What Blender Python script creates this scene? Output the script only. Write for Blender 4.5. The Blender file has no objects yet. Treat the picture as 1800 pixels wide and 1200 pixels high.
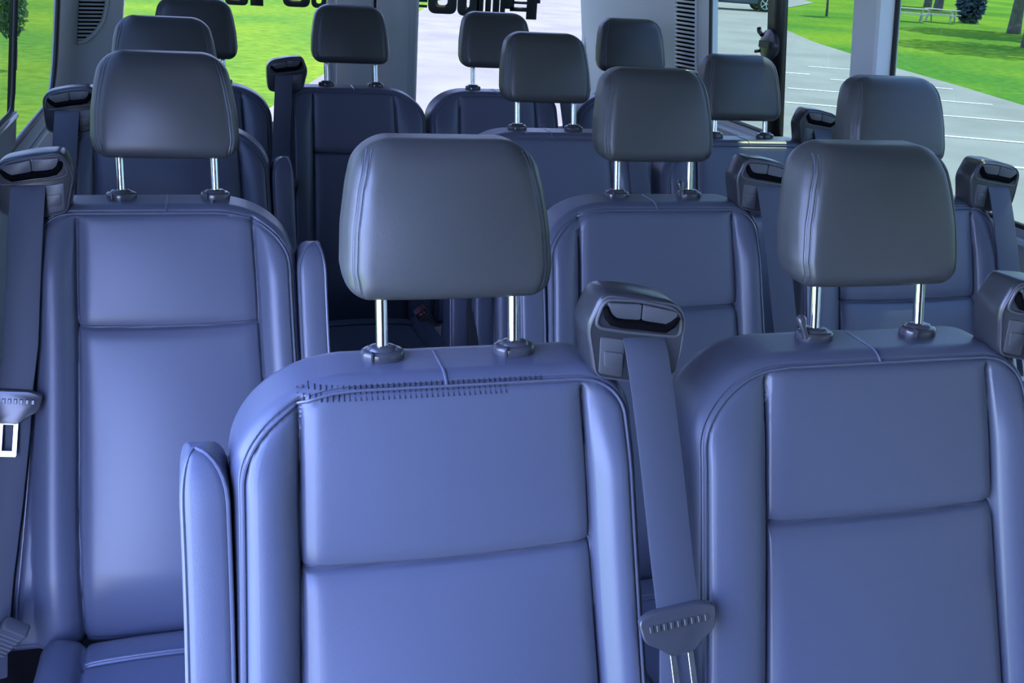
import bpy, bmesh, math, random
import numpy as np
from mathutils import Vector, Matrix
random.seed(7); np.random.seed(7)
S = bpy.context.scene
C = S.collection
ZT = 1.05                      # height of a seat's top above the van floor
AL = math.radians(20)          # recline of the backrests
SA, CA = math.sin(AL), math.cos(AL)
GZ = -0.55                     # ground outside

# ------------------------------------------------------------------ materials
def nodes_of(m):
    m.use_nodes = True
    nt = m.node_tree
    return nt, nt.nodes, nt.links

def principled(name, col, rough=0.5, metal=0.0, spec=0.5, bump=None, var=None, coat=0.0):
    m = bpy.data.materials.new(name)
    nt, N, L = nodes_of(m)
    b = N['Principled BSDF']
    b.inputs['Base Color'].default_value = (*col, 1)
    b.inputs['Roughness'].default_value = rough
    b.inputs['Metallic'].default_value = metal
    b.inputs['Specular IOR Level'].default_value = spec
    b.inputs['Coat Weight'].default_value = coat
    if bump or var:
        tc = N.new('ShaderNodeTexCoord')
    if bump:
        kind, scale, strength, dist = bump
        t = N.new('ShaderNodeTexVoronoi' if kind == 'v' else 'ShaderNodeTexNoise')
        t.inputs['Scale'].default_value = scale
        L.new(tc.outputs['Object'], t.inputs['Vector'])
        bp = N.new('ShaderNodeBump')
        bp.inputs['Strength'].default_value = strength
        bp.inputs['Distance'].default_value = dist
        L.new(t.outputs[0], bp.inputs['Height'])
        L.new(bp.outputs['Normal'], b.inputs['Normal'])
    if var:
        scale, c2, detail = var
        t = N.new('ShaderNodeTexNoise')
        t.inputs['Scale'].default_value = scale
        t.inputs['Detail'].default_value = detail
        L.new(tc.outputs['Object'], t.inputs['Vector'])
        r = N.new('ShaderNodeValToRGB')
        r.color_ramp.elements[0].position = 0.35
        r.color_ramp.elements[1].position = 0.68
        r.color_ramp.elements[0].color = (*col, 1)
        r.color_ramp.elements[1].color = (*c2, 1)
        L.new(t.outputs[0], r.inputs[0])
        L.new(r.outputs[0], b.inputs['Base Color'])
    return m

LEATHER = principled('navy_grey_leather', (0.080, 0.090, 0.128), 0.36, spec=0.5, bump=('v', 900, 0.10, 0.0006))
SHADEDLEATHER = principled('shaded_headrest_leather', (0.050, 0.053, 0.055), 0.38, spec=0.5, bump=('v', 900, 0.10, 0.0006))  # same leather, darker and less blue: weaker light put into the colour
PIPING = principled('leather_piping', (0.085, 0.095, 0.135), 0.30, spec=0.6)
THREAD = principled('dark_thread', (0.012, 0.014, 0.03), 0.7)
PLASTIC = principled('charcoal_plastic', (0.030, 0.032, 0.038), 0.28, spec=0.5, bump=('n', 500, 0.05, 0.0004))
COVERPL = principled('smooth_grey_plastic', (0.075, 0.078, 0.090), 0.34, spec=0.5)
GLOSSPL = principled('gloss_dark_plastic', (0.05, 0.052, 0.06), 0.18, spec=0.6)
SLOTBLK = principled('slot_black', (0.003, 0.003, 0.004), 0.8, spec=0.05)
CHROME = principled('chrome', (0.82, 0.84, 0.85), 0.16, metal=1.0)
STEEL = principled('brushed_steel', (0.72, 0.74, 0.78), 0.28, metal=1.0)
REDBTN = principled('red_button', (0.16, 0.012, 0.02), 0.4)
WHITEPR = principled('white_print', (0.75, 0.72, 0.75), 0.6)
TRIM = principled('grey_trim_plastic', (0.60, 0.63, 0.64), 0.55, spec=0.35, bump=('n', 300, 0.04, 0.0005))
HEADLINER = principled('headliner_felt', (0.16, 0.165, 0.17), 0.95, spec=0.1)
SEAL = principled('black_rubber_seal', (0.008, 0.010, 0.009), 0.5)
RAIL = principled('window_rail_alloy', (0.55, 0.56, 0.55), 0.35, metal=0.4)
FLOORM = principled('black_ribbed_rubber', (0.022, 0.023, 0.028), 0.5, bump=('n', 120, 0.2, 0.002))
BASEM = principled('black_seat_base', (0.02, 0.02, 0.024), 0.5)
DECAL = principled('dark_vinyl_lettering', (0.020, 0.034, 0.034), 0.6)

def webbing():
    m = principled('woven_seat_belt', (0.060, 0.068, 0.096), 0.5, spec=0.4)
    nt, N, L = nodes_of(m)
    tc = N.new('ShaderNodeTexCoord'); w = N.new('ShaderNodeTexWave')
    w.inputs['Scale'].default_value = 420; w.bands_direction = 'Z'
    L.new(tc.outputs['Object'], w.inputs['Vector'])
    bp = N.new('ShaderNodeBump'); bp.inputs['Strength'].default_value = 0.12; bp.inputs['Distance'].default_value = 0.0004
    L.new(w.outputs['Fac'], bp.inputs['Height']); L.new(bp.outputs['Normal'], N['Principled BSDF'].inputs['Normal'])
    return m
WEB = webbing()

def glass(name, tint):
    m = bpy.data.materials.new(name)
    nt, N, L = nodes_of(m)
    N.remove(N['Principled BSDF'])
    t = N.new('ShaderNodeBsdfTransparent'); t.inputs[0].default_value = (*tint, 1)
    g = N.new('ShaderNodeBsdfGlossy'); g.inputs['Roughness'].default_value = 0.02
    mx = N.new('ShaderNodeMixShader')
    mx.inputs[0].default_value = 0.025; L.new(t.outputs[0], mx.inputs[1]); L.new(g.outputs[0], mx.inputs[2])
    L.new(mx.outputs[0], N['Material Output'].inputs[0])
    return m
GLASS_R = glass('green_tinted_glass', (0.092, 0.122, 0.098))
GLASS_L = glass('left_side_glass', (0.100, 0.112, 0.100))
GLASS_B = glass('rear_door_glass', (0.174, 0.176, 0.165))

LAWN = principled('mown_grass', (0.13, 0.30, 0.035), 1.0, spec=0.0)
def lawn_nodes():
    nt, N, L = nodes_of(LAWN)
    tc = N.new('ShaderNodeTexCoord')
    a = N.new('ShaderNodeTexNoise'); a.inputs['Scale'].default_value = 0.16; a.inputs['Detail'].default_value = 6
    c = N.new('ShaderNodeTexNoise'); c.inputs['Scale'].default_value = 5.0; c.inputs['Detail'].default_value = 8
    L.new(tc.outputs['Object'], a.inputs['Vector']); L.new(tc.outputs['Object'], c.inputs['Vector'])
    r = N.new('ShaderNodeValToRGB')
    e = r.color_ramp.elements
    e[0].position = 0.36; e[0].color = (0.095, 0.24, 0.040, 1)
    e[1].position = 0.64; e[1].color = (0.21, 0.34, 0.035, 1)
    r2 = N.new('ShaderNodeValToRGB')
    e2 = r2.color_ramp.elements
    e2[0].position = 0.3; e2[0].color = (0.72, 0.74, 0.7, 1)
    e2[1].position = 0.7; e2[1].color = (1.12, 1.1, 1.05, 1)
    mx = N.new('ShaderNodeMix'); mx.data_type = 'RGBA'; mx.blend_type = 'MULTIPLY'; mx.inputs[0].default_value = 1
    L.new(a.outputs[0], r.inputs[0]); L.new(c.outputs[0], r2.inputs[0])
    L.new(r.outputs[0], mx.inputs[6]); L.new(r2.outputs[0], mx.inputs[7])
    L.new(mx.outputs[2], N['Principled BSDF'].inputs['Base Color'])
lawn_nodes()
PAVE = principled('sunlit_asphalt', (0.26, 0.25, 0.21), 0.9, spec=0.2, var=(0.8, (0.33, 0.32, 0.27), 8))
PAINT = principled('white_road_paint', (0.80, 0.82, 0.80), 0.8)
BARK = principled('bark', (0.07, 0.06, 0.05), 0.9, var=(6, (0.14, 0.12, 0.10), 6))
LEAF = principled('tree_leaves', (0.035, 0.10, 0.03), 0.8, var=(0.9, (0.09, 0.20, 0.06), 3))
WOOD = principled('weathered_wood', (0.50, 0.46, 0.38), 0.8, var=(4, (0.62, 0.58, 0.5), 4))
CARPAINT = principled('slate_blue_paint', (0.05, 0.08, 0.12), 0.25, coat=0.6)
CARGLASS = principled('dark_car_glass', (0.01, 0.015, 0.02), 0.05)
TYRE = principled('tyre_rubber', (0.012, 0.012, 0.012), 0.8)

# ------------------------------------------------------------------ mesh helpers
class MB:
    def __init__(s): s.v = []; s.f = []
    def add(s, verts, faces):
        o = len(s.v); s.v += [tuple(float(q) for q in p) for p in verts]; s.f += [tuple(i + o for i in f) for f in faces]
    def box(s, x0, x1, y0, y1, z0, z1, M=None):
        p = [Vector((x, y, z)) for x in (x0, x1) for y in (y0, y1) for z in (z0, z1)]
        if M is not None: p = [M @ q for q in p]
        s.add(p, [(0, 1, 3, 2), (4, 6, 7, 5), (0, 4, 5, 1), (2, 3, 7, 6), (0, 2, 6, 4), (1, 5, 7, 3)])
    def tube(s, pts, r, n=8, closed=False, cap=True):
        pts = [Vector(p) for p in pts]; m = len(pts); rings = []
        up = None
        for i, p in enumerate(pts):
            a = pts[(i - 1) % m] if (closed or i > 0) else p
            b = pts[(i + 1) % m] if (closed or i < m - 1) else p
            t = (b - a)
            t = t.normalized() if t.length > 1e-9 else Vector((0, 0, 1))
            if up is None:
                up = Vector((0, 1, 0)) if abs(t.y) < 0.9 else Vector((1, 0, 0))
            side = t.cross(up)
            if side.length < 1e-6: side = t.cross(Vector((1, 0, 0)))
            side.normalize(); up = side.cross(t).normalized()
            rr = r[i] if isinstance(r, (list, tuple)) else r
            rings.append([p + side * rr * math.cos(2 * math.pi * k / n) + up * rr * math.sin(2 * math.pi * k / n) for k in range(n)])
        v = [q for R in rings for q in R]; f = []
        for i in range(m if closed else m - 1):
            j = (i + 1) % m
            for k in range(n):
                f.append((i * n + k, i * n + (k + 1) % n, j * n + (k + 1) % n, j * n + k))
        if cap and not closed:
            f.append(tuple(range(n - 1, -1, -1))); f.append(tuple((m - 1) * n + k for k in range(n)))
        s.add(v, f)
    def rings(s, rings, cap0=True, cap1=True):
        n = len(rings[0]); v = [q for R in rings for q in R]; f = []
        for i in range(len(rings) - 1):
            for k in range(n):
                f.append((i * n + k, i * n + (k + 1) % n, (i + 1) * n + (k + 1) % n, (i + 1) * n + k))
        if cap0: f.append(tuple(range(n - 1, -1, -1)))
        if cap1: f.append(tuple((len(rings) - 1) * n + k for k in range(n)))
        s.add(v, f)
    flat = ()
    keep = False
    def mesh(s, name, mat, smooth=True, angle=40):
        me = bpy.data.meshes.new(name); me.from_pydata(s.v, [], s.f)
        if not s.keep:
            bm = bmesh.new(); bm.from_mesh(me); bmesh.ops.recalc_face_normals(bm, faces=bm.faces[:])
            bm.to_mesh(me); bm.free()
        me.materials.append(mat)
        if smooth:
            me.shade_smooth()
            for i in s.flat: me.polygons[i].use_smooth = False
            if angle: me.set_sharp_from_angle(angle=math.radians(angle))
        return me

def link(name, me, parent=None, loc=None):
    o = bpy.data.objects.new(name, me); C.objects.link(o)
    if parent: o.parent = parent
    if loc: o.location = loc
    return o
def tag(o, label=None, cat=None, group=None, kind=None):
    if label: o['label'] = label
    if cat: o['category'] = cat
    if group: o['group'] = group
    if kind: o['kind'] = kind
    return o
def empty(name, loc=(0, 0, 0), rz=0):
    o = bpy.data.objects.new(name, None); o.empty_display_size = 0.05; C.objects.link(o)
    o.location = loc; o.rotation_euler = (0, 0, rz); return o

def offset_poly(P, d):
    """inward offset of a closed 2-D polygon"""
    P = [Vector(p) for p in P]; n = len(P)
    area = sum(P[i].x * P[(i + 1) % n].y - P[(i + 1) % n].x * P[i].y for i in range(n))
    sg = 1 if area > 0 else -1; out = []
    for i in range(n):
        a, b, c = P[i - 1], P[i], P[(i + 1) % n]
        t1 = (b - a).normalized(); t2 = (c - b).normalized()
        n1 = Vector((-t1.y, t1.x)) * sg; n2 = Vector((-t2.y, t2.x)) * sg
        m = n1 + n2
        m = m / max(0.35, (1 + n1.dot(n2)))
        out.append(b + m * d)
    return out
def round_poly(P, r, k=4):
    """rounds the corners of a closed polygon; r a number or one per corner"""
    P = [Vector(p) for p in P]; n = len(P); out = []
    for i in range(n):
        a, b, c = P[i - 1], P[i], P[(i + 1) % n]
        rr = r[i] if isinstance(r, (list, tuple)) else r
        d1 = min(rr, (a - b).length * 0.48); d2 = min(rr, (c - b).length * 0.48)
        p0 = b + (a - b).normalized() * d1; p1 = b + (c - b).normalized() * d2
        for j in range(k + 1):
            t = j / k
            out.append(p0 * (1 - t) ** 2 + b * 2 * t * (1 - t) + p1 * t * t)
    return out
def slab(mb, poly, y0, y1, r=0.004, fn=None, steps=3):
    """polygon in (u, z) extruded from y0 (front) to y1 with rounded front and back edges"""
    rings = []
    def ring(ins, y):
        q = offset_poly(poly, ins) if ins else poly
        rings.append([(fn or (lambda u, yy, z: (u, yy, z)))(p[0], y, p[1]) for p in q])
    sg = 1 if y1 > y0 else -1
    for j in range(steps + 1):
        a = math.pi / 2 * j / steps
        ring(r * (1 - math.sin(a)), y0 + sg * r * (1 - math.cos(a)))
    for j in range(steps, -1, -1):
        a = math.pi / 2 * j / steps
        ring(r * (1 - math.sin(a)), y1 - sg * r * (1 - math.cos(a)))
    mb.rings(rings)

# ------------------------------------------------------------------ pillow surfaces (front and back sheets over an outline)
class Pillow:
    def __init__(s, edge, inner, s1, nf, nb, place):
        s.edge, s.inner, s.s1, s.nf, s.nb, s.place = edge, inner, s1, nf, nb, place
        ss = np.concatenate([np.linspace(0, 1, 161) ** 2 * s1 * 0.5, s1 - (np.linspace(1, 0, 161) ** 2) * s1 * 0.5])
        L = [(edge(q)[0], q) for q in ss]; R = [(edge(q)[1], q) for q in ss]
        P = np.array(L + R[::-1] + [L[0]])
        s.A, s.B = P[:-1], P[1:]
    def dist(s, u, t):
        Q = np.stack([u, t], -1)
        d = np.full(len(Q), 9.0)
        AB = s.B - s.A; l2 = (AB ** 2).sum(-1) + 1e-14
        for i in range(0, len(Q), 2000):
            q = Q[i:i + 2000, None, :]
            h = np.clip(((q - s.A) * AB).sum(-1) / l2, 0, 1)
            dd = np.sqrt((((s.A + h[..., None] * AB) - q) ** 2).sum(-1)).min(1)
            d[i:i + 2000] = dd
        return d
    def point(s, u, t):
        u = np.atleast_1d(np.array(u, float)); t = np.atleast_1d(np.array(t, float))
        d = s.dist(u, t)
        return [Vector(p) for p in s.place(u, t, s.nf(u, t, d))]
    def build(s, cols, rows):
        cols = np.array(sorted(set(cols))); rows = np.array(sorted(set(rows)))
        uLi, uRi = s.inner; refL, refR = cols[0], cols[-1]
        U = []; T = []
        for t in rows:
            a, b = s.edge(t); r = cols.copy()
            m = cols < uLi; r[m] = uLi - (uLi - cols[m]) / (uLi - refL) * (uLi - a)
            m = cols > uRi; r[m] = uRi + (cols[m] - uRi) / (refR - uRi) * (b - uRi)
            U.append(r); T.append(np.full(len(r), t))
        nr, nc = len(rows), len(cols)
        U = np.concatenate(U); T = np.concatenate(T)
        d = s.dist(U, T)
        F = s.place(U, T, s.nf(U, T, d)); Bk = s.place(U, T, s.nb(U, T, d))
        v = list(map(tuple, F)) + list(map(tuple, Bk)); o = nr * nc; f = []
        for i in range(nr - 1):
            for j in range(nc - 1):
                a = i * nc + j
                f.append((a, a + nc, a + nc + 1, a + 1)); f.append((o + a, o + a + 1, o + a + nc + 1, o + a + nc))
        per = [j for j in range(nc)] + [i * nc + nc - 1 for i in range(1, nr)] + [(nr - 1) * nc + j for j in range(nc - 2, -1, -1)] + [i * nc for i in range(nr - 2, 0, -1)]
        flat = list(range(len(f), len(f) + nc + 6)); tail = len(f) + len(per); flat += list(range(tail - 7, tail))
        for k in range(len(per)):
            a, b = per[k], per[(k + 1) % len(per)]
            f.append((a, b, o + b, o + a))
        mb = MB(); mb.v = v; mb.f = f; mb.keep = True; mb.flat = flat
        return mb
def quarter(d, r):
    q = np.clip(r - d, 0, r)
    return r - np.sqrt(np.maximum(r * r - q * q, 0))
def lin(a, b, n): return list(np.linspace(a, b, n))
def smooth(x, a, b):
    t = np.clip((x - a) / (b - a), 0, 1); return t * t * (3 - 2 * t)

# ------------------------------------------------------------------ backrest
SHAPES = {'wide': (1.0, .243, .205, .022, .020), 'arm': (1.0, .217, .205, .022, .020), 'single': (.885, .198, .196, .012, .062), 'corner': (.79, .200, .190, .006, .010), 'rear': (.79, .212, .190, .008, .010)}
EA, EG = 0.236, 0.205         # half widths: aisle side and belt-guide side
PW = 0.149                    # half width of the centre panel
HS = 0.191                    # the cross seam, below the top
SL = 0.70
def back_pillow(sg, shp):
    """sg=+1: belt guide on the right of the picture; shp: panel factor, aisle and guide half widths, flare of each"""
    k, EA, EG, FA, FG_ = SHAPES[shp]
    def edge(t):
        def corner(e, ru, rs, F):
            fl = F * (max(t - 0.05, 0) / 0.6) ** 1.35
            if t < rs: return (e - ru) + ru * math.sqrt(max(0, 1 - (1 - t / rs) ** 2)) + fl
            return e + fl
        a = corner(EA, 0.125, 0.095, FA); g = corner(EG, 0.060, 0.050, FG_)
        return (-a, g) if sg > 0 else (-g, a)
    def nf(u, t, d):
        au = np.abs(u); pw = PW * k
        flare = 0.004 * smooth(t, 0.0, 0.15) + 0.014 * smooth(t, .12, .60)
        pwt = pw + flare
        n = np.full(len(u), 0.060)
        w = (EA + flare) - pwt
        x = np.clip((au - pwt) / w, 0, 1)
        n = n + np.where(au > pwt, 0.019 * np.sin(math.pi * np.clip(x * 0.92 + 0.04, 0, 1)) ** 0.8 * smooth(t, 0.0, 0.11), 0)
        inside = au < pwt
        a = np.clip((t - 0.012) / (HS - 0.012), 0, 1); b = np.clip((t - HS) / (0.74 - HS), 0, 1)
        cu = np.cos(np.clip(u / pwt, -1, 1) * math.pi / 2) ** 0.6
        n = n + np.where(inside & (t < HS), 0.007 * np.sin(math.pi * a) ** 0.6 * cu, 0)
        n = n + np.where(inside & (t >= HS), (0.008 * np.sin(math.pi * np.clip(b, 0, 1)) ** 0.5 + 0.012 * np.sin(math.pi * b)) * cu, 0)
        gv = np.abs(au - pwt); act = smooth(t, 0.013, 0.026)
        n = n - (0.0090 * np.exp(-(gv / 0.0024) ** 2) + 0.0050 * np.exp(-(gv / 0.012) ** 2)) * act
        gh = np.abs(t - HS - 0.004 * np.cos(u / pwt * 1.5) + 0.004)
        n = n - np.where(inside, (0.0085 * np.exp(-(gh / 0.0022) ** 2) + 0.0045 * np.exp(-(gh / 0.011) ** 2)), 0)
        n = n - 0.030 * smooth(t, 0.56, 0.71)
        n = n - 0.0035 * (np.exp(-((d - .0092) / .0011) ** 2) + np.exp(-((d - .0134) / .0011) ** 2))
        n = n - quarter(d, 0.024)
        return n
    def nb(u, t, d): return -0.052 + quarter(d, 0.036)
    def place(u, t, n):
        return np.stack([u, -n - t * SA, ZT - t * CA], -1)
    return Pillow(edge, (-0.075, 0.075), SL, nf, nb, place)

cache = {}
def cached(key, fn):
    if key not in cache: cache[key] = fn()
    return cache[key]

def back_mesh(sg, shp, dense):
    p = back_pillow(sg, shp); k, EA, EG = SHAPES[shp][:3]
    st = 0.0035 if dense else 0.007
    fl = 0.030
    a, g = EA, EG
    L, R = (-a, g) if sg > 0 else (-g, a)
    cols = list(np.arange(L, R, st)) + [R]
    for c in (-PW * k, PW * k): cols += [c + q for q in (-.006, -.004, -.002, 0, .002, .004, .006, .008, .010, .012)]
    for e, s_ in ((L, 1), (R, -1)): cols += [e + s_ * q for q in (.0004, .0012, .0025, .0045, .0065, .0082, .0092, .0102, .0113, .0124, .0134, .0145, .017, .020, .024)]
    rows = [0, .0004, .0012, .0025, .0045, .006, .0075, .0085, .0092, .0100, .0108, .0116, .0125, .0134, .0142, .015, .018, .022, .026] + list(np.arange(.03, SL, st * 1.15)) + [SL]
    rows += [HS + q for q in (-.008, -.006, -.004, -.002, 0, .002, .004, .006)] + [SL - .002, SL - .006, SL - .012]
    return p.build([round(c, 5) for c in cols if L <= c <= R], [round(c, 5) for c in rows]).mesh('backrest', LEATHER, angle=None)

def back_piping(sg, shp):
    """the raised seam that follows the front edge of the crown and the bolsters, and the short seam across the crown"""
    p = back_pillow(sg, shp); mb = MB()
    ss = list(np.linspace(0.0, 0.02, 10) ** 1.0) + list(np.linspace(0.024, 0.66, 70))
    def inset(t):
        a, b = p.edge(t); return a, b
    pts = []
    ins = 0.0113
    raw = [(p.edge(t)[0], t) for t in ss[::-1]]
    a0, b0 = p.edge(0.0)
    raw += [(u, 0.0) for u in np.linspace(a0, b0, 60)[1:-1]] + [(p.edge(t)[1], t) for t in ss]
    clean = [raw[0]]
    for q in raw[1:]:
        if (q[0] - clean[-1][0]) ** 2 + (q[1] - clean[-1][1]) ** 2 > 1e-5: clean.append(q)
    n = len(clean); path = []
    for i in range(n):
        a = Vector(clean[max(i - 2, 0)]); b = Vector(clean[min(i + 2, n - 1)])
        t = (b - a).normalized(); nn = Vector((-t.y, t.x))
        q = Vector(clean[i]) + nn * ins
        path.append((q.x, max(q.y, 0.002)))
    P = p.point([q[0] for q in path], [q[1] for q in path])
    mb.tube([v + Vector((0, -0.0004, 0.0002)) for v in P], 0.0016, 6)
    return mb.mesh('piping', PIPING)
def crown_seam(sg, shp):
    p = back_pillow(sg, shp); mb = MB()
    d = np.array([.012, .007, .0035, .0015, .0004])
    P = p.point(np.zeros(5) + 0.001, d)
    y1 = 0.02
    P += [Vector((0.001, y, ZT - 0.0001)) for y in (-.020, -.01, 0, .01, .016)]
    mb.tube(P, 0.0017, 6)
    return mb.mesh('crown_seam', PIPING)
def stitches(sg, shp):
    p = back_pillow(sg, shp); mb = MB()
    for i in range(46):
        u = -0.150 + i * 0.0056
        for t0, t1 in ((0.0068, 0.0102), (0.0132, 0.0195)):
            if (i > 38 and t0 > 0.01): continue
            P = p.point([u + 0.0004, u], [t0, t1])
            off = Vector((0, -0.0002, 0.0002))
            mb.tube([P[0] + off, (P[0] + P[1]) / 2 + off * 1.6, P[1] + off], 0.00085, 5)
    return mb.mesh('stitching', THREAD)

# ------------------------------------------------------------------ headrest
HH = 0.168
XS, WS = [0, .12, .3, .55, .8, 1.0], [.0915, .098, .1055, .112, .1143, .108]
def head_pillow():
    def width(t):
        return np.interp(t / HH, XS, WS)
    def edge(t):
        w = np.interp(t / HH, XS, WS)
        if t < 0.032: w = w - 0.034 * (1 - math.sqrt(max(0, 1 - (1 - t / 0.032) ** 2)))
        b = HH - t
        if b < 0.022: w = w - 0.022 * (1 - math.sqrt(max(0, 1 - (1 - b / 0.022) ** 2)))
        return -float(w), float(w)
    def nf(u, t, d):
        x = t / HH
        n = 0.040 + 0.012 * np.sin(math.pi * np.clip(x, 0, 1) ** 0.9) * np.cos(np.clip(u / 0.11, -1, 1) * math.pi / 2) ** 0.5
        n = n - 0.006 * (u / 0.11) ** 2
        for off in (0.0105, 0.0150):
            n = n - 0.0022 * np.exp(-((width(t) - np.abs(u) - off) / 0.0013) ** 2)
        return n - quarter(d, 0.026)
    def nb(u, t, d): return -0.042 + quarter(d, 0.034)
    th = math.radians(19)
    def place(u, t, n):
        b = HH - t
        return np.stack([u, -n + 0.016 + b * math.sin(th), ZT + 0.064 + b * math.cos(th) * 1.0], -1)
    return Pillow(edge, (-0.035, 0.035), HH, nf, nb, place)
def head_mesh():
    p = head_pillow()
    cols = list(np.arange(-.1143, .1143, .004)) + [.1143]
    for e, s_ in ((-.1143, 1), (.1143, -1)): cols += [e + s_ * q for q in (.0003, .0008, .0016, .003, .005, .007, .009, .0100, .0110, .0120, .013, .0140, .0150, .0160, .0175, .020)]
    rows = [0, .0003, .0008, .0016, .003, .005, .0075] + list(np.arange(.011, HH, .004)) + [HH - q for q in (.0003, .0008, .0016, .003, .005, .0075)] + [HH]
    return p.build([round(c, 5) for c in cols], [round(c, 5) for c in rows]).mesh('headrest', SHADEDLEATHER, angle=None)
def head_seams(sd):
    p = head_pillow(); mb = MB()
    for sd in (sd,):
        for ins in (0.0105, 0.0150):
            path = [((-1 if sd == 0 else 1) * (float(np.interp(t / HH, XS, WS)) - ins), t) for t in np.linspace(0.011, HH - 0.007, 60)]
            P = p.point([q[0] for q in path], [q[1] for q in path])
            mb.tube([v + Vector((0, 0.0004, 0)) for v in P], 0.0010, 6)
    return mb.mesh('seam_piping', PIPING)
PS = 0.0725
def post_mesh(sgn, ext=0.0):
    mb = MB()
    z0, z1 = -0.03, 0.10
    pts = [(sgn * PS, 0.0 + z * math.tan(math.radians(13)), ZT + z) for z in np.linspace(z0, z1, 8)]
    mb.tube(pts, 0.0064, 20)
    for z in (0.026, 0.040):
        pass
    return mb.mesh('headrest_post', CHROME)
def collar_mesh(sgn, knob):
    mb = MB(); n = 28
    prof = [(.0228, -.006), (.0236, 0), (.0236, .0055), (.0224, .0085), (.0200, .0098), (.0165, .0100), (.0152, .0118), (.0138, .0132), (.0110, .0138), (.0075, .0138)]
    rings = [[(sgn * PS + 1.0 * r * math.cos(2 * math.pi * k / n), 0.78 * r * math.sin(2 * math.pi * k / n), ZT + h) for k in range(n)] for r, h in prof]
    mb.rings(rings)
    if knob:
        mb.tube([(sgn * PS - 0.017, -0.010, ZT + .004), (sgn * PS - 0.021, -0.007, ZT + 0.016), (sgn * PS - 0.0225, -0.004, ZT + 0.021), (sgn * PS - 0.0235, -0.002, ZT + 0.027), (sgn * PS - 0.0235, -0.001, ZT + 0.031)], [.0045, .0035, .0060, .0062, .002], 12)
    else:
        mb.box(sgn * PS - 0.0145, sgn * PS - 0.0125, -0.0188, -0.010, ZT + 0.001, ZT + 0.011)
    return mb.mesh('post_collar', GLOSSPL, angle=50)

# ------------------------------------------------------------------ shoulder belt guide
def gx(sg): return lambda u, y, z: (sg * u, y, z + ZT)
def guide_housing(sg):
    P = round_poly([(.146, .086), (.186, .083), (.232, .073), (.246, .058), (.246, .018), (.243, -.012), (.195, -.020), (.145, -.010), (.139, .018), (.131, .047)], .012, 4)
    mb = MB(); slab(mb, P, -0.062, -0.012, 0.006, gx(sg), 3)
    return mb.mesh('belt_guide', PLASTIC, angle=35)
def guide_rim(sg):
    P = round_poly([(.149, .079), (.186, .0765), (.228, .067), (.239, .055), (.240, .034), (.222, .036), (.176, .042), (.145, .048), (.141, .055)], .009, 4)
    mb = MB(); mb.tube([gx(sg)(p[0], -0.0625, p[1]) for p in P], 0.0020, 8, closed=True)
    # the housing's edge highlight, put in as a paler bead round its front
    Q = round_poly([(.149, .083), (.232, .070), (.2435, .057), (.2435, .016), (.240, -.009), (.195, -.017), (.148, -.008), (.142, .018), (.1345, .047)], .010, 4)
    mb.tube([gx(sg)(p[0], -0.0612, p[1]) for p in Q], 0.0013, 8, closed=True)
    return mb.mesh('guide_rim', COVERPL)
def guide_cover(sg):
    mb = MB()
    for a, b in (((.1515, .0765), (.190, .0735)), ((.1915, .0733), (.232, .0635))):
        P = round_poly([a, b, (b[0], b[1] - .019 if b[0] > .2 else b[1] - .0175), (a[0] + (.006 if a[0] < .16 else 0), a[1] - .0175)], .003, 3)
        slab(mb, P, -0.0665, -0.060, 0.0012, gx(sg), 2)
    P = round_poly([(.153, .022), (.176, .018), (.176, .000), (.155, .004)], .003, 3)
    slab(mb, P, -0.0645, -0.060, 0.0012, gx(sg), 2)
    P = round_poly([(.148, .038), (.177, .033), (.177, -.010), (.150, -.004)], .003, 3)
    slab(mb, P, -0.0632, -0.060, 0.0012, gx(sg), 2)
    return mb.mesh('guide_cover', COVERPL, angle=35)
def guide_slot(sg):
    mb = MB()
    path = [(.150, .071), (.1535, .062), (.160, .0555), (.172, .0525), (.190, .0505), (.208, .0475), (.220, .0455), (.228, .050), (.234, .0575)]
    w = [.0030, .0042, .0050, .0052, .0052, .0052, .0052, .0046, .0030]
    mb.tube([gx(sg)(u, -0.0640, z) for u, z in path], [q * 1.15 for q in w], 10)  # solid black strip, the shade inside the slot put in as colour
    return mb.mesh('belt_slot_shade', SLOTBLK)

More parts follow.
